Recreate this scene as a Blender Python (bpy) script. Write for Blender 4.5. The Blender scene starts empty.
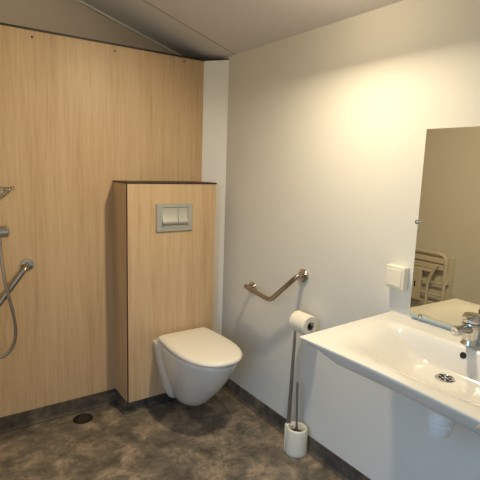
import bpy, bmesh, math, random
from mathutils import Vector, Matrix
random.seed(4)
PI = math.pi
S = bpy.context.scene
COL = S.collection

# ------------------------------------------------------------------ camera
cam_d = bpy.data.cameras.new('camera'); cam = bpy.data.objects.new('camera', cam_d); COL.objects.link(cam)
cam_d.sensor_width = 36; cam_d.lens = 459.08 / 480 * 36; cam_d.clip_start = 0.02
R_ = Vector((0.82265318, -0.56762292, 0.03234147)); U_ = Vector((0.06334902, 0.14804489, 0.98694965)); F_ = Vector((0.56500323, 0.80986846, -0.15774796))
mw = Matrix((R_, U_, -F_)).transposed().to_4x4(); mw.translation = (-1.5665, -2.5579, 1.439)
cam.matrix_world = mw
S.camera = cam

# ------------------------------------------------------------------ world, exposure
W = bpy.data.worlds.new('world'); S.world = W; W.use_nodes = True
_nt = W.node_tree; bg = _nt.nodes['Background']; bg.inputs[1].default_value = 3.7
_tc = _nt.nodes.new('ShaderNodeTexCoord'); _sp = _nt.nodes.new('ShaderNodeSeparateXYZ'); _cr = _nt.nodes.new('ShaderNodeValToRGB'); _mr = _nt.nodes.new('ShaderNodeMapRange')
_nt.links.new(_tc.outputs['Generated'], _sp.inputs[0]); _nt.links.new(_sp.outputs['Z'], _mr.inputs[0]); _mr.inputs[1].default_value = -1; _mr.inputs[2].default_value = 1
_nt.links.new(_mr.outputs[0], _cr.inputs[0]); _nt.links.new(_cr.outputs[0], bg.inputs[0])
_cr.color_ramp.elements[0].position = .49; _cr.color_ramp.elements[0].color = (.10, .11, .10, 1)   # ground outside
_cr.color_ramp.elements[1].position = .52; _cr.color_ramp.elements[1].color = (.32, .61, 1.0, 1)   # open sky
S.view_settings.view_transform = 'Standard'; S.view_settings.look = 'None'
S.view_settings.exposure = 0.13; S.view_settings.gamma = 1; S.view_settings.use_curve_mapping = False

# ceiling lamp light (a round fitting just above the top of the frame)
LAMP = Vector((-0.38, -1.28, 2.17))
ld = bpy.data.lights.new('lamp_light', 'AREA'); ld.shape = 'DISK'; ld.size = 0.10; ld.energy = 20.0; ld.color = (1.0, 0.83, 0.56)
lo = bpy.data.objects.new('lamp_light', ld); COL.objects.link(lo); lo.location = LAMP + Vector((-0.02, 0, -0.05)); lo.rotation_euler = (0, .52, 0)
ld2 = bpy.data.lights.new('lamp_glow', 'POINT'); ld2.shadow_soft_size = 0.06; ld2.energy = 2.6; ld2.color = (1.0, 0.80, 0.52)
lo2 = bpy.data.objects.new('lamp_glow', ld2); COL.objects.link(lo2); lo2.location = LAMP + Vector((-0.03, 0, -0.12))
# daylight portal in the open doorway
pd = bpy.data.lights.new('doorway_portal', 'AREA'); pd.shape = 'RECTANGLE'; pd.size = 2.0; pd.size_y = 0.85; pd.cycles.is_portal = True
po = bpy.data.objects.new('doorway_portal', pd); COL.objects.link(po); po.location = (-1.93, -2.0, 1.02); po.rotation_euler = (0, -PI/2, 0)

# ------------------------------------------------------------------ materials
def srgb(r, g, b):
    f = lambda c: (c/255/12.92) if c/255 <= .04045 else ((c/255+.055)/1.055)**2.4
    return (f(r), f(g), f(b), 1)
def mat(name, col, rough=.5, metal=0, coat=0, spec=.5, trans=0, noise=0, nscale=30, bump=0, ior=1.5, sub=0):
    m = bpy.data.materials.new(name); m.use_nodes = True; nt = m.node_tree; b = nt.nodes['Principled BSDF']
    b.inputs['Base Color'].default_value = col; b.inputs['Roughness'].default_value = rough; b.inputs['Metallic'].default_value = metal
    b.inputs['Coat Weight'].default_value = coat; b.inputs['Coat Roughness'].default_value = .05
    b.inputs['Specular IOR Level'].default_value = spec; b.inputs['Transmission Weight'].default_value = trans; b.inputs['IOR'].default_value = ior
    tc = nt.nodes.new('ShaderNodeTexCoord'); n = nt.nodes.new('ShaderNodeTexNoise'); n.inputs['Scale'].default_value = nscale; n.inputs['Detail'].default_value = 4
    nt.links.new(tc.outputs['Object'], n.inputs['Vector'])
    if noise:
        mx = nt.nodes.new('ShaderNodeMix'); mx.data_type = 'RGBA'; mx.inputs[6].default_value = tuple(c*(1-noise) for c in col[:3])+(1,); mx.inputs[7].default_value = tuple(min(1, c*(1+noise)) for c in col[:3])+(1,)
        nt.links.new(n.outputs['Fac'], mx.inputs[0]); nt.links.new(mx.outputs[2], b.inputs['Base Color'])
    if bump:
        bp = nt.nodes.new('ShaderNodeBump'); bp.inputs['Strength'].default_value = bump; bp.inputs['Distance'].default_value = .002
        nt.links.new(n.outputs['Fac'], bp.inputs['Height']); nt.links.new(bp.outputs[0], b.inputs['Normal'])
    return m
def wood_mat(name, off=0.0):
    m = bpy.data.materials.new(name); m.use_nodes = True; nt = m.node_tree; b = nt.nodes['Principled BSDF']; L = nt.links.new
    N = lambda t: nt.nodes.new(t)
    tc = N('ShaderNodeTexCoord'); mp = N('ShaderNodeMapping'); mp.inputs['Location'].default_value = (off, off*.7, off*.3); mp.inputs['Scale'].default_value = (1, 1, .045)
    L(tc.outputs['Object'], mp.inputs['Vector'])
    n1 = N('ShaderNodeTexNoise'); n1.inputs['Scale'].default_value = 26; n1.inputs['Detail'].default_value = 6; n1.inputs['Roughness'].default_value = .62; n1.inputs['Distortion'].default_value = .6
    n2 = N('ShaderNodeTexNoise'); n2.inputs['Scale'].default_value = 110; n2.inputs['Detail'].default_value = 3
    n3 = N('ShaderNodeTexNoise'); n3.inputs['Scale'].default_value = 5; n3.inputs['Detail'].default_value = 2
    for n in (n1, n2, n3): L(mp.outputs[0], n.inputs['Vector'])
    cr = N('ShaderNodeValToRGB'); e = cr.color_ramp.elements
    e[0].position = .30; e[0].color = srgb(172, 142, 108); e[1].position = .66; e[1].color = srgb(210, 184, 150)
    x = e.new(.47); x.color = srgb(197, 168, 132)
    mixf = N('ShaderNodeMath'); mixf.operation = 'MULTIPLY_ADD'; mixf.inputs[1].default_value = .35
    L(n2.outputs['Fac'], mixf.inputs[0])
    m2 = N('ShaderNodeMath'); m2.operation = 'MULTIPLY_ADD'; m2.inputs[1].default_value = .45
    L(n1.outputs['Fac'], m2.inputs[0]); m3 = N('ShaderNodeMath'); m3.operation = 'MULTIPLY'; m3.inputs[1].default_value = .2
    L(n3.outputs['Fac'], m3.inputs[0]); L(m3.outputs[0], m2.inputs[2]); L(m2.outputs[0], mixf.inputs[2]); L(mixf.outputs[0], cr.inputs[0])
    L(cr.outputs[0], b.inputs['Base Color']); b.inputs['Roughness'].default_value = .42; b.inputs['Specular IOR Level'].default_value = .35
    return m
def slate_mat(name, k=1.0, rough=.38):
    m = bpy.data.materials.new(name); m.use_nodes = True; nt = m.node_tree; b = nt.nodes['Principled BSDF']; L = nt.links.new
    N = lambda t: nt.nodes.new(t)
    tc = N('ShaderNodeTexCoord')
    n1 = N('ShaderNodeTexNoise'); n1.inputs['Scale'].default_value = 6.5; n1.inputs['Detail'].default_value = 10; n1.inputs['Roughness'].default_value = .7; n1.inputs['Distortion'].default_value = .35
    n2 = N('ShaderNodeTexNoise'); n2.inputs['Scale'].default_value = 3.4; n2.inputs['Detail'].default_value = 5; n2.inputs['Distortion'].default_value = 1.3
    n3 = N('ShaderNodeTexNoise'); n3.inputs['Scale'].default_value = 24; n3.inputs['Detail'].default_value = 9; n3.inputs['Roughness'].default_value = .7
    for n in (n1, n2, n3): L(tc.outputs['Object'], n.inputs['Vector'])
    cr = N('ShaderNodeValToRGB'); e = cr.color_ramp.elements
    g = lambda r, g_, b_: tuple(c*k for c in srgb(r, g_, b_)[:3])+(1,)
    e[0].position = .37; e[0].color = g(84, 77, 69); e[1].position = .64; e[1].color = g(160, 143, 122)
    x = e.new(.5); x.color = g(114, 106, 94)
    L(n1.outputs['Fac'], cr.inputs[0])
    # thin wandering veins: ridge of a distorted noise
    s = N('ShaderNodeMath'); s.operation = 'SUBTRACT'; s.inputs[1].default_value = .5; L(n2.outputs['Fac'], s.inputs[0])
    a = N('ShaderNodeMath'); a.operation = 'ABSOLUTE'; L(s.outputs[0], a.inputs[0])
    v = N('ShaderNodeMapRange'); v.inputs[1].default_value = .0; v.inputs[2].default_value = .009; v.inputs[3].default_value = 1.0; v.inputs[4].default_value = 0
    L(a.outputs[0], v.inputs[0])
    mk = N('ShaderNodeMath'); mk.operation = 'MULTIPLY'; L(v.outputs[0], mk.inputs[0]); L(n3.outputs['Fac'], mk.inputs[1])
    mx = N('ShaderNodeMix'); mx.data_type = 'RGBA'; mx.inputs[7].default_value = g(74, 68, 60); L(mk.outputs[0], mx.inputs[0]); L(cr.outputs[0], mx.inputs[6])
    vo = N('ShaderNodeTexVoronoi'); vo.feature = 'DISTANCE_TO_EDGE'; vo.inputs['Scale'].default_value = 3.4
    dn = N('ShaderNodeTexNoise'); dn.inputs['Scale'].default_value = 4; dn.inputs['Detail'].default_value = 6; L(tc.outputs['Object'], dn.inputs['Vector'])
    ad = N('ShaderNodeMix'); ad.data_type = 'RGBA'; ad.blend_type = 'ADD'; ad.inputs[0].default_value = .55; L(tc.outputs['Object'], ad.inputs[6]); L(dn.outputs['Color'], ad.inputs[7]); L(ad.outputs[2], vo.inputs['Vector'])
    vr = N('ShaderNodeMapRange'); vr.inputs[1].default_value = .0; vr.inputs[2].default_value = .018; vr.inputs[3].default_value = .9; vr.inputs[4].default_value = 0; L(vo.outputs['Distance'], vr.inputs[0])
    vm = N('ShaderNodeMath'); vm.operation = 'MULTIPLY'; L(vr.outputs[0], vm.inputs[0]); L(n2.outputs['Fac'], vm.inputs[1])
    mc = N('ShaderNodeMix'); mc.data_type = 'RGBA'; mc.inputs[7].default_value = g(56, 50, 44); L(vm.outputs[0], mc.inputs[0]); L(mx.outputs[2], mc.inputs[6]); mx = mc
    m2 = N('ShaderNodeMix'); m2.data_type = 'RGBA'; m2.blend_type = 'OVERLAY'; m2.inputs[0].default_value = .7; L(mx.outputs[2], m2.inputs[6]); L(n3.outputs['Fac'], m2.inputs[7])
    L(m2.outputs[2], b.inputs['Base Color']); b.inputs['Roughness'].default_value = rough; b.inputs['Specular IOR Level'].default_value = .4
    bp = N('ShaderNodeBump'); bp.inputs['Strength'].default_value = .25; bp.inputs['Distance'].default_value = .003; L(n1.outputs['Fac'], bp.inputs['Height']); L(bp.outputs[0], b.inputs['Normal'])
    return m

M = dict(
    wall=mat('white_wall_panel', srgb(224, 223, 216), .55, spec=.3, noise=.015, nscale=4),
    ceil=mat('ceiling_panel', srgb(216, 213, 214), .7, spec=.2, noise=.015, nscale=3), gable=mat('gable_panel', srgb(205, 192, 178), .7, spec=.2, noise=.015, nscale=3),
    corner=mat('white_corner_panel', srgb(246, 247, 246), .5),
    seam=mat('ceiling_seam', srgb(150, 142, 126), .7),
    wood=wood_mat('oak_laminate'), woodb=wood_mat('oak_laminate_box', 3.7),
    edge=mat('dark_laminate_edge', srgb(52, 30, 26), .5),
    trimd=mat('dark_trim', srgb(38, 34, 34), .5),
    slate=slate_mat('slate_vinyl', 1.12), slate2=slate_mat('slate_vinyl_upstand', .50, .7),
    cer=mat('white_ceramic', srgb(224, 222, 216), .12, coat=.5, spec=.5),
    plast=mat('white_plastic', srgb(236, 231, 214), .3),
    lid=mat('seat_plastic', srgb(240, 236, 224), .28, spec=.45),
    chrome=mat('chrome', srgb(205, 204, 202), .12, 1),
    steel=mat('brushed_steel', srgb(168, 160, 148), .3, 1),
    satin=mat('satin_grey_plate', srgb(186, 186, 180), .36, .5),
    dark=mat('dark_void', srgb(20, 18, 17), .8),
    drain=mat('drain_dark', srgb(38, 36, 34), .45, .3),
    mirror=mat('mirror_silver', srgb(214, 208, 190), .0, 1),
    glassedge=mat('glass_edge', srgb(176, 190, 190), .15),
    paper=mat('toilet_paper', srgb(238, 232, 216), .9, spec=.1, bump=.3, nscale=120),
    card=mat('cardboard', srgb(120, 100, 80), .9),
    bristle=mat('bristles', srgb(60, 56, 50), .9),
    trap=mat('trap_plastic', srgb(232, 234, 234), .35),
    seatw=mat('shower_seat_plastic', srgb(222, 216, 200), .4),
    clear=mat('clear_plastic', (1, 1, 1, 1), .08, trans=.95, ior=1.3),
    lampm=mat('lamp_housing', srgb(235, 235, 230), .4),
)

# ------------------------------------------------------------------ mesh helpers
def link(name, bm, m, parent=None, smooth=None, bevel=0, seg=2):
    me = bpy.data.meshes.new(name); bmesh.ops.recalc_face_normals(bm, faces=bm.faces); bm.to_mesh(me); bm.free()
    ms = m if isinstance(m, (list, tuple)) else [m]
    for k in ms: me.materials.append(k)
    o = bpy.data.objects.new(name, me); COL.objects.link(o)
    if parent: o.parent = parent
    if smooth is not None:
        for p in me.polygons: p.use_smooth = True
        if smooth < 180:
            me.set_sharp_from_angle(angle=math.radians(smooth))
    if bevel:
        b = o.modifiers.new('bevel', 'BEVEL'); b.width = bevel; b.segments = seg; b.limit_method = 'ANGLE'; b.angle_limit = math.radians(40)
        for p in me.polygons: p.use_smooth = True
        me.set_sharp_from_angle(angle=math.radians(30)); b.harden_normals = False
    return o
def box(bm, a, b, mi=0):
    x0, y0, z0 = [min(p, q) for p, q in zip(a, b)]; x1, y1, z1 = [max(p, q) for p, q in zip(a, b)]
    v = [bm.verts.new(p) for p in ((x0,y0,z0),(x1,y0,z0),(x1,y1,z0),(x0,y1,z0),(x0,y0,z1),(x1,y0,z1),(x1,y1,z1),(x0,y1,z1))]
    for f in ((0,3,2,1),(4,5,6,7),(0,1,5,4),(1,2,6,5),(2,3,7,6),(3,0,4,7)):
        bm.faces.new([v[i] for i in f]).material_index = mi
def loft(bm, rings, cap0=True, cap1=True, closed=True):
    vs = [[bm.verts.new(p) for p in r] for r in rings]; n = len(vs[0])
    for a, b in zip(vs, vs[1:]):
        for i in range(n if closed else n-1):
            bm.faces.new((a[i], a[(i+1) % n], b[(i+1) % n], b[i]))
    if cap0: bm.faces.new(vs[0][::-1])
    if cap1: bm.faces.new(vs[-1])
    return vs
def lathe(bm, prof, axis='z', c=(0,0,0), n=32, sx=1, sy=1, cap0=True, cap1=True):
    rings = []
    for r, h in prof:
        ring = []
        for i in range(n):
            a = 2*PI*i/n; u, w = r*math.cos(a)*sx, r*math.sin(a)*sy
            p = {'z': (u, w, h), 'x': (h, u, w), 'y': (u, h, w)}[axis]
            ring.append((c[0]+p[0], c[1]+p[1], c[2]+p[2]))
        rings.append(ring)
    loft(bm, rings, cap0, cap1)
def smooth_path(pts, rad=.03, k=8):
    """straight runs with rounded corners"""
    pts = [Vector(p) for p in pts]; out = [pts[0]]
    for a, b, c in zip(pts, pts[1:], pts[2:]):
        d1 = (a-b); d2 = (c-b); r = min(rad, d1.length*.49, d2.length*.49)
        p, q = b+d1.normalized()*r, b+d2.normalized()*r
        for i in range(k+1):
            t = i/k; out.append(p*(1-t)**2 + b*2*t*(1-t) + q*t*t)
    out.append(pts[-1]); return out
def spline(pts, k=10):
    pts = [Vector(p) for p in pts]; P = [pts[0]*2-pts[1]]+pts+[pts[-1]*2-pts[-2]]; out = []
    for i in range(1, len(P)-2):
        p0, p1, p2, p3 = P[i-1:i+3]
        for j in range(k):
            t = j/k; out.append(.5*((2*p1)+(p2-p0)*t+(2*p0-5*p1+4*p2-p3)*t*t+(3*p1-p0-3*p2+p3)*t**3))
    out.append(pts[-1]); return out
def tube(bm, path, r, n=16, cap=True):
    path = [Vector(p) for p in path]; t = (path[1]-path[0]).normalized()
    u = t.orthogonal().normalized(); rings = []
    for i, p in enumerate(path):
        t2 = ((path[min(i+1, len(path)-1)]-path[max(i-1, 0)])).normalized()
        q = t.rotation_difference(t2); u = (q @ u).normalized(); t = t2; w = t.cross(u)
        rr = r[i] if isinstance(r, (list, tuple)) else r
        rings.append([p+(u*math.cos(2*PI*k/n)+w*math.sin(2*PI*k/n))*rr for k in range(n)])
    loft(bm, rings, cap, cap)
def struct(name, bm, m, parent=None, **k):
    o = link(name, bm, m, parent, **k)
    if not parent: o['kind'] = 'structure'
    return o
def tag(o, label, cat, group=None):
    o['label'] = label; o['category'] = cat
    if group: o['group'] = group
    return o
def thing(name, loc, label, cat, group=None):
    o = bpy.data.objects.new(name, None); COL.objects.link(o); o.location = loc; o.empty_display_size = .05
    return tag(o, label, cat, group)
def B(): return bmesh.new()
class Local:
    """offset helper: world coordinates -> coordinates local to a thing's base"""
    def __init__(s, t): s.o = Vector(t.location)
    def __call__(s, *p): return tuple(Vector(p)-s.o)

# ------------------------------------------------------------------ room shell
XL, YF, YG = -1.90, -3.05, 0.22
CZ = lambda x: 2.087 - .305*x
bm = B(); box(bm, (XL-.1, YF-.1, -.05), (.1, YG+.1, 0)); struct('floor', bm, M['slate'])
bm = B(); box(bm, (0, YF, 0), (.1, YG, 2.2)); struct('wall_right', bm, M['wall'])
bm = B()
box(bm, (XL-.1, -1.56, 0), (XL, YG, 2.8)); box(bm, (XL-.1, YF, 0), (XL, -2.44, 2.8)); box(bm, (XL-.1, -2.44, 2.04), (XL, -1.56, 2.8))
struct('wall_left', bm, M['wall'])
bm = B(); box(bm, (XL-.1, YF-.1, 0), (.1, YF, 2.8)); struct('wall_front', bm, M['wall'])
bm = B(); box(bm, (XL-.1, YG, 0), (.1, YG+.1, 2.8)); struct('wall_gable', bm, M['gable'])
bm = B(); x0, x1 = XL-.12, .12
vs = [(x0, YF-.1, CZ(x0)), (x1, YF-.1, CZ(x1)), (x1, YG+.1, CZ(x1)), (x0, YG+.1, CZ(x0))]
loft(bm, [vs, [(a, b, c+.06) for a, b, c in vs]]); struct('ceiling', bm, M['ceil'])
def slope_strip(y0, y1, dz, mat_, name, xa=XL, xb=0.0):
    bm = B(); vs = [(xa, y0, CZ(xa)-dz), (xb, y0, CZ(xb)-dz), (xb, y1, CZ(xb)-dz), (xa, y1, CZ(xa)-dz)]
    loft(bm, [vs, [(a, b, c+dz+.002) for a, b, c in vs]]); return struct(name, bm, mat_)
slope_strip(-.2035, -.1965, .0012, M['seam'], 'trim_1')
slope_strip(-1.4235, -1.4165, .0012, M['seam'], 'trim_2')
slope_strip(YG-.016, YG, .012, M['wall'], 'trim_3')
# wood-faced partition across the back, hollow corner behind it
bm = B(); box(bm, (XL, 0, 0.075), (-.094, .012, 2.066)); wb = struct('wall_back', bm, M['wood'])
bm = B(); box(bm, (XL, .012, 0), (-.02, .20, 2.055)); struct('wall_back_core', bm, M['dark'])
for i in range(4):
    sx = [-1.069, -.651, -.230, -1.49][i]
    bm = B(); lathe(bm, [(.0052, 0), (.0052, -.002), (.003, -.003)], 'y', (sx, 0, 2.036 if i != 2 else 2.046), 12); link('screw', bm, M['edge'], wb, smooth=40)
bm = B(); box(bm, (XL, -.004, 2.066), (-.094, .20, 2.076)); struct('trim_4', bm, M['trimd'])
# white slanted corner panel
bm = B(); q = [(-.094, 0), (0, -.136), (0, .0), (-.094, .012)]
loft(bm, [[(x, y, 0) for x, y in q], [(x, y, 2.068) for x, y in q]]); struct('wall_corner', bm, M['corner'])
bm = B(); q = [(-.094, 0.0), (0, -.136), (.0, .2), (-.094, .2)]
loft(bm, [[(x, y, 2.068) for x, y in q], [(x, y, 2.076) for x, y in q]]); struct('trim_5', bm, M['trimd'])

def upstand(name, pts, h=.083, t=.006, r=.016):
    """coved vinyl upstand: profile swept along a polyline, the room lying to the left of the walking direction"""
    P = [Vector((x, y)) for x, y in pts]; prof = [(t, h), (t, .03)]
    for i in range(1, 7):
        a = PI/2*i/6; prof.append((t+r*(1-math.cos(a)), r-r*math.sin(a)+.0006))
    prof += [(0, .0006), (0, h)]
    rings = []
    for i, p in enumerate(P):
        ds = []
        if i: ds.append((p-P[i-1]).normalized())
        if i < len(P)-1: ds.append((P[i+1]-p).normalized())
        ns = [Vector((-d.y, d.x)) for d in ds]; n = sum(ns, Vector((0, 0))).normalized(); k = 1/max(.3, n.dot(ns[0]))
        rings.append([(p.x+n.x*u*k, p.y+n.y*u*k, z) for u, z in prof])
    bm = B(); loft(bm, rings); return struct(name, bm, M['slate2'], smooth=35)
BX0, BX1, BY, BZ0, BZ1 = -.669, -.112, -.204, .0825, 1.33
upstand('baseboard_right', [(0, YF+.01), (0, -.137), (-.094, -.001), (BX1-.004, -.001), (BX1-.004, BY+.05), (BX0+.004, BY+.05), (BX0+.004, -.001), (XL+.001, -.001)])
upstand('baseboard_left', [(XL, -.04), (XL, -1.56)])
# open door leaf and frame of the entrance, behind the photographer
bm = B()
box(bm, (XL-.10, -1.60, 0), (XL+.012, -1.56, 2.04)); box(bm, (XL-.10, -2.44, 0), (XL+.012, -2.40, 2.04)); box(bm, (XL-.10, -2.40, 2.0), (XL+.012, -1.60, 2.04))
struct('door_1', bm, M['wall'])

# round ceiling lamp the light comes from
lt = thing('ceiling_lamp', (LAMP.x, LAMP.y, LAMP.z), 'round white ceiling lamp above the washbasin side of the room', 'lamp')
bm = B(); lathe(bm, [(.11, .0), (.115, .005), (.115, .03), (.06, .045)], 'z', (0, 0, 0), 40, cap0=False); link('lamp_housing', bm, M['lampm'], lt, smooth=40)
bm = B(); lathe(bm, [(.03, .04), (.03, .06)], 'z', (0, 0, 0), 20); link('lamp_mount', bm, M['lampm'], lt, smooth=40)

# ------------------------------------------------------------------ cistern box
t = thing('cistern_box', ((BX0+BX1)/2, BY/2, BZ0), 'waist-high oak laminate cistern box with dark top edge behind the toilet', 'cistern box'); Lc = Local(t)
th = .009
def panel(name, a, b, mface, axis, parent, L):
    bm = B(); box(bm, L(*a), L(*b))
    bm.faces.ensure_lookup_table()
    for f in bm.faces:
        f.normal_update(); n = f.normal; f.material_index = 0 if abs(n['xyz'.index(axis)]) > .5 else 1
    return link(name, bm, [mface, M['edge']], parent)
panel('front_panel', (BX0+.0025, BY, BZ0), (BX1, BY+th, BZ1), M['woodb'], 'y', t, Lc)
panel('side_panel', (BX0, BY+.001, BZ0), (BX0+th, -.0005, BZ1), M['woodb'], 'x', t, Lc)
panel('side_panel', (BX1-th, BY+th+.0005, BZ0), (BX1, -.0005, BZ1), M['woodb'], 'x', t, Lc)
bm = B(); box(bm, Lc(BX0-.003, BY-.003, BZ1), Lc(BX1+.004, -.0005, BZ1+.009)); link('top_panel', bm, M['edge'], t, bevel=.001)
bm = B(); box(bm, Lc(BX0-.0006, BY-.0006, BZ0), Lc(BX0+.0046, BY+.006, BZ1)); link('corner_edge', bm, M['edge'], t)
bm = B(); box(bm, Lc(BX0+.03, BY+.052, .004), Lc(BX1-.012, -.02, BZ0+.05)); link('plinth', bm, M['dark'], t)
# flush plate
px0, px1, pz0, pz1 = -.500, -.2735, 1.062, 1.221
ix0, ix1, iz0, iz1 = -.467, -.306, 1.086, 1.201
bm = B(); y0, y1 = BY-.0002, BY-.013
outer = [(px0, pz0), (px1, pz0), (px1, pz1), (px0, pz1)]; inner = [(ix0, iz0), (ix1, iz0), (ix1, iz1), (ix0, iz1)]
def rr(rect, r, k=6):
    (a, b), _, (c, d), _ = rect; out = []
    for cx, cy, a0 in ((c-r, d-r, 0), (a+r, d-r, 90), (a+r, b+r, 180), (c-r, b+r, 270)):
        for i in range(k+1):
            an = math.radians(a0+90*i/k); out.append((cx+r*math.cos(an), cy+r*math.sin(an)))
    return out
O1 = rr(outer, .006); O2 = rr([(px0+.004, pz0+.004), (px1-.004, pz0+.004), (px1-.004, pz1-.004), (px0+.004, pz1-.004)], .004); I1 = rr(inner, .004)
loft(bm, [[Lc(x, y0, z) for x, z in O1], [Lc(x, y1+.004, z) for x, z in O1], [Lc(x, y1, z) for x, z in O2], [Lc(x, y1, z) for x, z in I1], [Lc(x, BY-.003, z) for x, z in I1]], True, True)
fp = link('flush_plate', bm, M['satin'], t, smooth=35); fp['label'] = 'satin grey dual flush plate'
def button(xa, xb):
    bm = B(); prof = [(iz1-.0015, -.007), (iz1-.0035, -.0105), (1.133, -.012), (1.126, -.018), (1.118, -.021), (1.110, -.0205), (1.1055, -.017), (1.1055, -.004), (iz1-.0015, -.004)]
    loft(bm, [[Lc(x, BY+d, z) for z, d in prof] for x in (xa, xb)])
    o = link('flush_button', bm, M['satin'], fp, smooth=50); return o
button(ix0+.0015, -.3700); button(-.3670, ix1-.0015)
bm = B(); loft(bm, [[Lc(x, BY+d, z) for z, d in ((1.0875, -.004), (1.0875, -.016), (1.092, -.0155), (1.099, -.008), (1.100, -.004))] for x in (ix0+.003, ix1-.003)]); link('lower_lip', bm, M['satin'], fp, smooth=40)

# ------------------------------------------------------------------ wall-hung toilet
TX = -.345; TYB = BY-.0005
t = thing('wall_hung_toilet', (TX, TYB, .10), 'white wall-hung toilet with closed lid on the oak cistern box', 'toilet')
def bowl_ring(z, Lg, wb, wm, n=44, rear=.07, sh=0.0):
    """half outline from the wall to the tip, mirrored. Lg reach, wb rear half width, wm bowl half width"""
    pts = []
    for i in range(n+1):
        a = i/n                     # 0 at wall, 1 at tip
        y = Lg*(1-(1-a)**1.8)
        u = y/Lg; core = wm*max(0.0, 1-max(0.0, (u-.42)/.58)**2.15)**.5 if u > .42 else wm*(1-.10*((.42-u)/.42)**2)
        s = min(1, max(0, (y-rear*.6)/(rear*1.1))); s = s*s*(3-2*s)
        h = (wb*(1-s)+core*s-.012*math.sin(PI*s)) if y < rear*1.8 else core
        pts.append((h, y))
    half = [(h, -y, z) for h, y in pts[:-1]]
    return half+[(0, -Lg, z)]+[(-h, y, z_) for h, y, z_ in reversed(half)]
sl = [ # z, reach, rear half width, bowl half width
 (.066, .150, .056, .034), (.069, .185, .074, .050), (.079, .222, .088, .064), (.100, .262, .100, .079), (.136, .306, .111, .094), (.180, .350, .121, .110), (.222, .392, .131, .124),
 (.265, .430, .141, .137), (.310, .465, .151, .149), (.350, .493, .159, .159), (.385, .514, .166, .166), (.410, .528, .170, .170), (.424, .533, .172, .171), (.430, .530, .168, .168)]
bm = B(); rings = [[(x, y, z-.10) for x, y, z in bowl_ring(*s)] for s in sl]; loft(bm, rings)
link('bowl', bm, M['cer'], t, smooth=60)
def dring(z, yb, Lg, w, n=40, sq=2.5, rb=.03):
    half = []
    # rounded back corner
    for i in range(6):
        a = PI/2*i/5; half.append((w*.93-rb+rb*math.sin(a), yb-rb+rb*math.cos(a)-0, z))
    ys = yb-rb; ye = yb-Lg
    for i in range(1, n+1):
        a = i/n; u = 1-(1-a)**1.7; y = ys+(ye-ys)*u
        h = w*(.93+.07*min(1, u/.35)) if u < .40 else w*max(0, 1-((u-.40)/.60)**sq)**(1/2.3)
        half.append((h, y, z))
    half[-1] = (0, ye, z)
    return half+[(-x, y, z_) for x, y, z_ in reversed(half[:-1])]
def slab(z0, z1, yb, Lg, w, e=.006, dome=0.0):
    rs = []
    for i in range(4):
        a = PI/2*i/3; rs.append(dring(z0+e*(1-math.sin(a)), yb-e*(1-math.sin(a))*0-e*(1-math.cos(a))*0, Lg, w))
    rs = [dring(z0, yb-e, Lg-2*e, w-e), dring(z0+e*.3, yb-e*.3, Lg-e*.6, w-e*.3), dring(z0+e, yb, Lg, w), dring(z1-e*1.6, yb, Lg, w),
          dring(z1-e*.8, yb-e*.4, Lg-e*.8, w-e*.4), dring(z1-e*.25, yb-e*1.2, Lg-e*2.4, w-e*1.2), dring(z1, yb-e*2.6, Lg-e*5.2, w-e*2.6)]
    if dome:
        for q in (.75, .5, .25, .08):
            rs.append([(x*q, (y-(yb-Lg/2))*q+(yb-Lg/2), z1+dome*(1-q*q)) for x, y, z in dring(z1, yb-e*2.6, Lg-e*5.2, w-e*2.6)])
    return rs
bm = B(); loft(bm, slab(.4315, .440, -.035, .494, .163, .003)); so = link('toilet_seat', bm, M['lid'], t, smooth=60); so.location = (0, 0, -.10)
bm = B(); loft(bm, slab(.4425, .471, -.028, .517, .175, .010, .004)); so = link('toilet_lid', bm, M['lid'], t, smooth=60); so.location = (0, 0, -.10)
for s in (-.078, .078):
    bm = B(); lathe(bm, [(.011, -.028), (.011, .028)], 'x', (s, -.02, .4425-.10), 16); link('hinge', bm, M['lid'], t, smooth=40)

# ------------------------------------------------------------------ grab rail beside the toilet
def flange(bm, c, axis, r=.036, d=.012, sgn=-1):
    lathe(bm, [(r, 0), (r, sgn*d*.4), (r*.88, sgn*d*.85), (r*.6, sgn*d), (.001, sgn*d)], axis, c, 32)
t = thing('grab_rail', (0, -.66, .82), 'bent chrome grab rail on the white wall between toilet and washbasin', 'grab rail'); L = Local(t)
pth = smooth_path([L(-.004, -.452, .742), L(-.078, -.458, .742), L(-.078, -.515, .764), L(-.078, -.722, .738), L(-.078, -.942, .928), L(-.06, -.930, .920), L(-.004, -.888, .905)], .035)
pth = smooth_path([L(-.004, -.465, .742), L(-.078, -.478, .768), L(-.078, -.722, .743), L(-.078, -.925, .920), L(-.004, -.888, .905)], .035)
bm = B(); tube(bm, pth, .0125, 20); link('rail', bm, M['steel'], t, smooth=60)
for c in ((0, -.465, .742), (0, -.888, .905)):
    bm = B(); flange(bm, L(*c), 'x'); link('flange', bm, M['chrome'], t, smooth=40)

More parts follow.
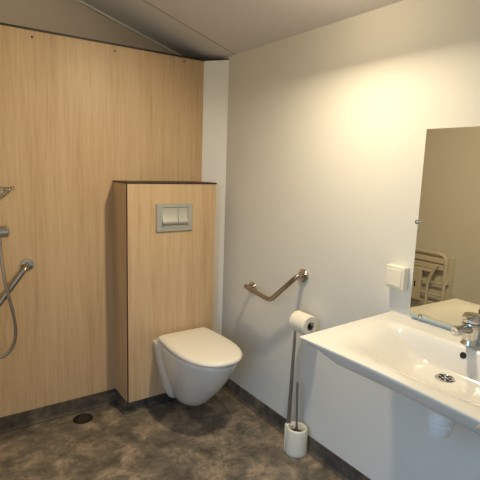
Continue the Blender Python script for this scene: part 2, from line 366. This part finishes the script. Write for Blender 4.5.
# ------------------------------------------------------------------ shower side: grab rail, mixer, hose, soap basket
t = thing('grab_rail', (-1.135, 0, .897), 'slanting chrome grab rail on the oak wall beside the shower hose', 'grab rail'); L = Local(t)
bm = B(); tube(bm, smooth_path([L(-1.135, -.004, .897), L(-1.150, -.072, .900), L(-1.36, -.072, .62), L(-1.60, -.072, .30), L(-1.60, -.004, .30)], .035), .0135, 20); link('rail', bm, M['steel'], t, smooth=60)
for c in ((-1.135, 0, .897), (-1.60, 0, .30)):
    bm = B(); flange(bm, L(*c), 'y', .034); link('flange', bm, M['chrome'], t, smooth=40)
t = thing('shower_mixer', (-1.36, 0, 1.085), 'chrome shower mixer bar on the oak wall at the left edge', 'shower mixer'); L = Local(t)
bm = B(); lathe(bm, [(.024, -1.45), (.024, -1.285), (.020, -1.283), (.020, -1.277)], 'x', (-L(0,0,0)[0]*0+1.36, -.062, 0), 28); link('mixer_body', bm, M['chrome'], t, smooth=40)
for a, b in ((-1.275, -1.222), (-1.50, -1.452)):
    bm = B(); lathe(bm, [(.024, a), (.030, a+.006), (.030, b-.006), (.024, b), (.001, b)], 'x', (1.36, -.062, 0), 28); link('knob', bm, M['chrome'], t, smooth=40)
for x in (-1.31, -1.43):
    bm = B(); lathe(bm, [(.03, 0), (.03, -.008), (.013, -.014), (.013, -.055)], 'y', (x+1.36, 0, 0), 24); link('wall_union', bm, M['chrome'], t, smooth=40)
hp = spline([(-1.262, -.062, 1.054), (-1.264, -.072, .99), (-1.254, -.104, .84), (-1.226, -.110, .68), (-1.218, -.106, .58), (-1.235, -.105, .505), (-1.285, -.105, .46), (-1.37, -.105, .50), (-1.46, -.105, .66), (-1.56, -.05, .95), (-1.57, -.02, 1.4), (-1.56, -.03, 1.62)], 10)
bm = B(); tube(bm, hp, [.0082 if i % 2 else .0076 for i in range(len(hp))], 12)
ho = link('shower_hose', bm, M['steel'], None, smooth=60); tag(ho, 'grey metal shower hose hanging in a loop against the oak wall', 'shower hose')
t = thing('soap_basket', (-1.30, 0, 1.29), 'small clear soap basket on the oak wall above the shower mixer', 'soap basket'); L = Local(t)
bm = B()
for z, k in ((1.305, 1.0), (1.292, .97)):
    tube(bm, smooth_path([L(-1.41, -.004, z), L(-1.41, -.09*k, z), L(-1.185, -.075*k, z), L(-1.185, -.004, z)], .03), .0018, 8)
link('rim', bm, M['steel'], t, smooth=60)
bm = B(); pr = [(-1.405, 0), (-1.40, -.085), (-1.21, -.075), (-1.19, -.02), (-1.19, 0)]
loft(bm, [[L(-1.30+(x+1.30)*.72, y*.75-.002, 1.255) for x, y in pr], [L(x, y-.002, 1.300) for x, y in pr]], True, False); o = link('tray', bm, M['clear'], t, smooth=30)
sd = o.modifiers.new('s', 'SOLIDIFY'); sd.thickness = .002

# ------------------------------------------------------------------ floor drain
t = thing('floor_drain', (-.893, -.098, .0012), 'round dark floor drain by the foot of the oak wall', 'floor drain')
bm = B(); lathe(bm, [(.054, 0), (.054, .002), (.050, .0035), (.036, .0035), (.034, .001), (.001, .001)], 'z', (0, 0, 0), 40); link('drain_ring', bm, M['drain'], t, smooth=40)
bm = B()
for i in range(5):
    x = -.024+.012*i; h = math.sqrt(.034**2-x*x); box(bm, (-h, x-.0025, .0015), (h, x+.0025, .004))
g = link('grate', bm, M['steel'], t); g.rotation_euler.z = .4

# ------------------------------------------------------------------ brush stand, brush, paper roll
SX, SY = -.068, -.972
t = thing('toilet_brush_stand', (SX, SY, 0.001), 'white oval toilet brush and paper stand on the floor by the white wall', 'brush stand')
bm = B(); prof = [(.049, .0), (.055, .004), (.056, .02), (.054, .08), (.051, .132), (.0495, .140), (.045, .142), (.041, .138), (.041, .02), (.0, .02)]
lathe(bm, prof[:-1]+[(.001, .02)], 'z', (0, 0, 0), 40, sx=1.0, sy=1.05); link('brush_cup', bm, M['plast'], t, smooth=60)
bm = B(); lathe(bm, [(.013, .0), (.013, .14), (.011, .146), (.006, .148)], 'z', (-.028, .043, 0), 20); lathe(bm, [(.010, .02), (.010, .132)], 'z', (.000, .046, 0), 16); link('post_socket', bm, M['plast'], t, smooth=40)
bm = B(); tube(bm, [(-.028, .043, .12), (-.012, .040, .67)], .0062, 14); link('post', bm, M['steel'], t, smooth=60)
bm = B(); tube(bm, [(-.010, .046, .12), (-.005, .043, .64)], .0045, 14); link('post', bm, M['steel'], t, smooth=60)
RA = Vector((-.008, .095, .648)); RBv = Vector((-.012, -.072, .712))
bm = B(); tube(bm, smooth_path([(-.012, .040, .66), (-.012, .04, .712), tuple(RBv)], .012), .0055, 14); lathe(bm, [(.008, -.080), (.0095, -.076), (.008, -.068)], 'y', (-.012, 0, .712), 14); link('roll_arm', bm, M['steel'], t, smooth=60)
b = thing('toilet_brush', (SX-.002, SY-.002, .024), 'toilet brush with steel handle standing in the white oval stand', 'toilet brush')
bm = B(); tube(bm, [(0, 0, .06), (.002, .016, .350)], [.0055, .0065], 14); link('handle', bm, M['steel'], b, smooth=60)
bm = B()
for i in range(420):
    a = random.uniform(0, 2*PI); z = random.uniform(.012, .10); r = random.uniform(.026, .032); tube(bm, [(0.004*math.cos(a), .004*math.sin(a), z), (r*math.cos(a), r*math.sin(a), z+random.uniform(-.004, .008))], .0009, 3)
link('bristles', bm, M['bristle'], b)
# roll on the arm
r = thing('toilet_paper_roll', (SX-.012, SY-.015, .712), 'white toilet paper roll on the arm of the brush stand', 'toilet paper')
def annulus(bm, ro, ri, y0, y1, cz=0, n=48):
    e = .004; pr = [(ri, y0), (ro-e, y0), (ro, y0+e), (ro, y1-e), (ro-e, y1), (ri, y1)]
    rings = []
    for i in range(n):
        a = 2*PI*i/n; rings.append([(p*math.cos(a), q_, cz+p*math.sin(a)) for p, q_ in pr])
    vs = [[bm.verts.new(p) for p in rg] for rg in rings]
    for i in range(n):
        a, b_ = vs[i], vs[(i+1) % n]
        for k in range(len(pr)): bm.faces.new((a[k], a[(k+1) % len(pr)], b_[(k+1) % len(pr)], b_[k]))
bm = B(); annulus(bm, .050, .0215, -.052, .052, -.0135); link('paper', bm, M['paper'], r, smooth=40)
bm = B(); annulus(bm, .0212, .0195, -.0515, .0515, -.0135); link('cardboard_tube', bm, M['card'], r, smooth=40)

# ------------------------------------------------------------------ light switch
t = thing('light_switch', (0, -1.427, 1.022), 'square cream surface-mounted light switch left of the mirror', 'light switch'); L = Local(t)
bm = B(); box(bm, L(-.032, -1.488, .977), L(0, -1.401, 1.068)); link('switch_box', bm, M['plast'], t, bevel=.003)
bm = B(); loft(bm, [[L(x, y, z) for x, y, z in ((-.032, -1.477, .988), (-.032, -1.409, .988), (-.032, -1.409, 1.057), (-.032, -1.477, 1.057))], [L(x, y, z) for x, y, z in ((-.0365, -1.476, .989), (-.0365, -1.410, .989), (-.0345, -1.410, 1.056), (-.0345, -1.476, 1.056))]]); link('rocker', bm, M['plast'], t, bevel=.0015)

# ------------------------------------------------------------------ mirror
MY0, MY1, MZ0, MZ1 = -1.513, -2.113, .893, 1.5986
t = thing('wall_mirror', (0, (MY0+MY1)/2, MZ0), 'frameless rectangular wall mirror above the washbasin', 'mirror'); L = Local(t)
bm = B(); box(bm, L(-.0115, MY1, MZ0), L(-.006, MY0, MZ1))
bm.faces.ensure_lookup_table()
for f in bm.faces: f.normal_update(); f.material_index = 0 if f.normal.x < -.5 else 1
link('mirror_glass', bm, [M['mirror'], M['glassedge']], t)
bm = B(); box(bm, L(-.006, MY1+.01, MZ0+.01), L(-.0005, MY0-.01, MZ1-.01)); link('backing', bm, M['dark'], t)
bm = B(); box(bm, L(-.0135, MY1, MZ0-.012), L(-.0005, MY0, MZ0-.0005)); link('lower_rail', bm, M['glassedge'], t, bevel=.002)
for y, z in ((MY0+.002, 1.252), (-1.562, MZ0-.003), (-1.74, MZ0-.003), (MY1-.002, 1.252)):
    bm = B(); lathe(bm, [(.0085, 0), (.0085, -.014), (.0075, -.018), (.003, -.020)], 'x', L(0, y, z), 20); link('clip', bm, M['chrome'], t, smooth=40)

# ------------------------------------------------------------------ washbasin
SYc, SW, SDp, SZ = -1.803, .378, .503, .858
def sstep(a, b, x):
    u = min(1, max(0, (x-a)/(b-a))); return u*u*(3-2*u)
def depth(x, y):
    # bowl depth below the deck, which rises a little toward the wall
    dy = abs(y-SYc)
    fb = 1-sstep(.098, .150, -x)*1.0; fb = 1-fb; ff = 1-sstep(-.30, -.462, x); ff = 1 - sstep(.28, .462, -x)
    fl = 1-sstep(.10, .335, dy)
    return .088*fb*ff*fl - .013*max(0, 1+x/.5) + .004*sstep(.0, 1, min(sstep(-.02, -.10, x), 1))*0
t = thing('washbasin', (0, SYc, SZ), 'wide white ceramic washbasin on the right wall under the mirror', 'washbasin'); L = Local(t)
NX, NY = 60, 96
def plan(u, v):
    """u 0 wall..1 front, v 0 left..1 right"""
    y = SYc+SW-2*SW*v
    fx = SDp-.012*math.sin(PI*min(1, v*1.0))**1.0
    x = -fx*u
    y += -.0 if v > .5 else 0
    # sides draw in slightly toward the wall
    y = SYc+(y-SYc)*(1.0-.0*u)
    return x, y
bm = B(); top = []
for i in range(NX+1):
    row = []
    for j in range(NY+1):
        x, y = plan(i/NX, j/NY); edge = min(1-i/NX, j/NY*1.5, (1-j/NY)*1.5)
        row.append(bm.verts.new(L(x, y, SZ-depth(x, y)-.0015*max(0, 1-edge*30))))
    top.append(row)
for i in range(NX):
    for j in range(NY): bm.faces.new((top[i][j], top[i+1][j], top[i+1][j+1], top[i][j+1]))
per = [(0, j) for j in range(NY)]+[(i, NY) for i in range(NX)]+[(NX, j) for j in range(NY, 0, -1)]+[(i, 0) for i in range(NX, 0, -1)]
def inset(i, j, k, z):
    u, v = i/NX, j/NY; x, y = plan(u, v); a = abs(y-SYc)/SW
    x2 = x*(1-k/SDp) if u > 0 else x; y2 = SYc+(y-SYc)*(1-k*1.6/SW)
    return L(x2 if u < 1 else x+k, y2, z)
rings = [(-.0022, .0010), (-.0038, .0035), (-.0036, .007), (.001, .014), (.012, .030), (.024, .046), (.036, .059), (.054, .069), (.085, .075)]
prev = [top[i][j] for i, j in per]
for k, dz in rings:
    cur = []
    for i, j in per:
        v = j/NY; tip = min(1, .62+.38*sstep(0, .14, min(v, 1-v)))
        cur.append(bm.verts.new(inset(i, j, k, SZ-dz*(tip if dz > .004 else 1)+.013*(1-i/NX))))
    n = len(per)
    for a in range(n): bm.faces.new((prev[a], prev[(a+1) % n], cur[(a+1) % n], cur[a]))
    prev = cur
# underside drops to the bowl
for q, dz in ((.80, .082), (.62, .100), (.42, .118), (.2, .128), (.06, .130)):
    cur = []
    for vtx in prev0 if False else prev: pass
    base = [inset(i, j, .085, 0) for i, j in per]
    for bx, by, _ in base:
        cx, cy = L(-.20, SYc, 0)[:2]; cur.append(bm.verts.new((cx+(bx-cx)*q, cy+(by-cy)*q, -dz)))
    for a in range(n): bm.faces.new((prev[a], prev[(a+1) % n], cur[(a+1) % n], cur[a]))
    prev = cur
bm.faces.new(prev)
link('basin', bm, M['cer'], t, smooth=50)
# waste with slotted chrome flower
DX, DY = -.196, -1.790; DZ = SZ-depth(DX, DY)
bm = B(); lathe(bm, [(.031, .0), (.031, .0015), (.027, .0035), (.024, .0025), (.024, .001), (.001, .001)], 'z', L(DX, DY, DZ), 36); dr = link('waste', bm, M['chrome'], t, smooth=35)
for i in range(6):
    a = PI*i/3; bm = B(); lathe(bm, [(.0052, .0012), (.0052, .0022)], 'z', tuple(Vector(L(DX, DY, DZ))+Vector((.0155*math.cos(a), .0155*math.sin(a), 0))), 14); link('slot', bm, M['dark'], dr)
bm = B(); lathe(bm, [(.0045, .0012), (.0045, .004), (.002, .005)], 'z', L(DX, DY, DZ), 14); link('screw', bm, M['chrome'], dr, smooth=40)
# overflow hole on the steep back slope
ox = -.1165; oz = SZ-depth(ox, SYc); sl_ = (depth(ox-.002, SYc)-depth(ox+.002, SYc))/.004
bm = B(); lathe(bm, [(.0110, 0), (.0110, .0012), (.0092, .0020), (.0082, .0006), (.001, .0006)], 'z', (0, 0, 0), 28)
ov = link('overflow', bm, [M['drain']], t, smooth=40); ov.location = L(ox, SYc+.004, oz+.0004); ov.rotation_euler = (0, -math.atan(sl_), 0)
# chrome knob on the front apron
bm = B(); lathe(bm, [(.010, 0), (.010, -.010), (.014, -.014), (.014, -.022), (.008, -.027)], 'x', L(-.490, -2.070, .841), 22); link('towel_knob', bm, M['satin'], t, smooth=40)
# bottle trap
t = thing('bottle_trap', (DX, DY, .70), 'white plastic bottle trap hanging under the washbasin', 'trap')
bm = B(); lathe(bm, [(.016, .028), (.016, -.028), (.036, -.03), (.040, -.034), (.041, -.068), (.044, -.070), (.044, -.080), (.041, -.082)], 'z', (0, 0, 0), 36); link('trap_body', bm, M['trap'], t, smooth=30)
bm = B(); lathe(bm, [(.0400, -.082), (.037, -.105), (.033, -.118), (.025, -.122), (.001, -.122)], 'z', (0, 0, 0), 36); link('trap_cup', bm, M['trap'], t, smooth=40)
bm = B(); tube(bm, [(.03, 0, -.055), (-DX-.001, 0, -.055)], .016, 20); link('outlet_pipe', bm, M['trap'], t, smooth=60)
# faucet
FX, FY = -.062, -1.788
t = thing('basin_faucet', (FX, FY, SZ+.0105), 'chrome single-lever faucet on the back of the washbasin', 'faucet')
bm = B(); lathe(bm, [(.030, 0), (.030, .005), (.0265, .010), (.026, .030), (.030, .048), (.031, .070), (.0295, .076)], 'z', (0, 0, 0), 32); link('faucet_body', bm, M['chrome'], t, smooth=40)
bm = B(); rings = []
for s, w, h, zc in ((0, .021, .017, .052), (-.03, .019, .015, .057), (-.07, .0155, .012, .065), (-.092, .014, .010, .069), (-.106, .011, .008, .070)):
    rings.append([(s, w*math.cos(2*PI*k/20), zc+h*math.sin(2*PI*k/20)) for k in range(20)])
loft(bm, rings); link('spout', bm, M['chrome'], t, smooth=50)
bm = B(); lathe(bm, [(.011, .072), (.0130, .067), (.0130, .053), (.011, .049), (.001, .050)], 'z', (-.094, 0, 0), 24); link('aerator', bm, M['chrome'], t, smooth=40)
bm = B(); lathe(bm, [(.026, .0765), (.030, .079), (.031, .096), (.028, .104), (.014, .107), (.001, .108)], 'z', (0, 0, 0), 32)
rings = []
for s, w, h, zc in ((.01, .020, .009, .095), (-.03, .019, .008, .097), (-.045, .016, .006, .100), (-.055, .011, .004, .102)):
    rings.append([(s, w*math.cos(2*PI*k/16), zc+h*math.sin(2*PI*k/16)) for k in range(16)])
loft(bm, rings); link('lever', bm, M['chrome'], t, smooth=50)

# ------------------------------------------------------------------ folded shower seat on the left wall (seen in the mirror)
t = thing('folding_shower_seat', (XL, -.35, .36), 'white folded-up slatted shower seat on the opposite wall, seen in the mirror', 'shower seat'); L = Local(t)
x0 = XL+.055; ya, yb, za, zb = -.13, -.565, .36, .80
bm = B(); tube(bm, smooth_path([L(x0, ya, za), L(x0, ya, zb), L(x0, yb, zb), L(x0, yb, za)], .07), .016, 16); link('seat_frame', bm, M['seatw'], t, smooth=60)
def bar(name, a, b, r): bm = B(); tube(bm, [L(*a), L(*b)], r, 12); return link(name, bm, M['seatw'], t, smooth=60)
for k, z in enumerate((.745, .69)):
    bm = B(); box(bm, L(x0-.012, ya-.012, z-.022), L(x0+.008, yb+.012, z+.022)); link('slat', bm, M['seatw'], t, bevel=.006)
bm = B(); box(bm, L(x0-.016, -.265, .38), L(x0+.016, -.365, .665)); box(bm, L(x0-.012, ya-.05, .635), L(x0+.012, yb+.09, .665)); link('back_plate', bm, M['seatw'], t, bevel=.008)
bm = B(); box(bm, L(x0+.0165, -.309, .49), L(x0+.018, -.321, .54)); link('slot', bm, M['dark'], t)
for yy, y2 in ((-.20, -.17), (-.44, -.51)):
    bm = B(); tube(bm, smooth_path([L(x0+.03, y2, .715), L(x0+.03, yy, .58), L(x0+.03, yy, .36)], .08), .013, 14); link('leg', bm, M['seatw'], t, smooth=60)
for z in (.56, .46, .39): bar('crossbar', (x0+.0, ya-.01, z), (x0+.0, yb+.01, z), .009)
for y in (ya+.02, yb-.02):
    bm = B(); box(bm, L(XL, y-.025, .40), L(XL+.03, y+.025, .78)); link('wall_bracket', bm, M['seatw'], t, bevel=.004)
    bm = B(); box(bm, L(XL+.0, y-.012, .56), L(x0+.006, y+.012, .60)); link('hinge', bm, M['seatw'], t, bevel=.003)
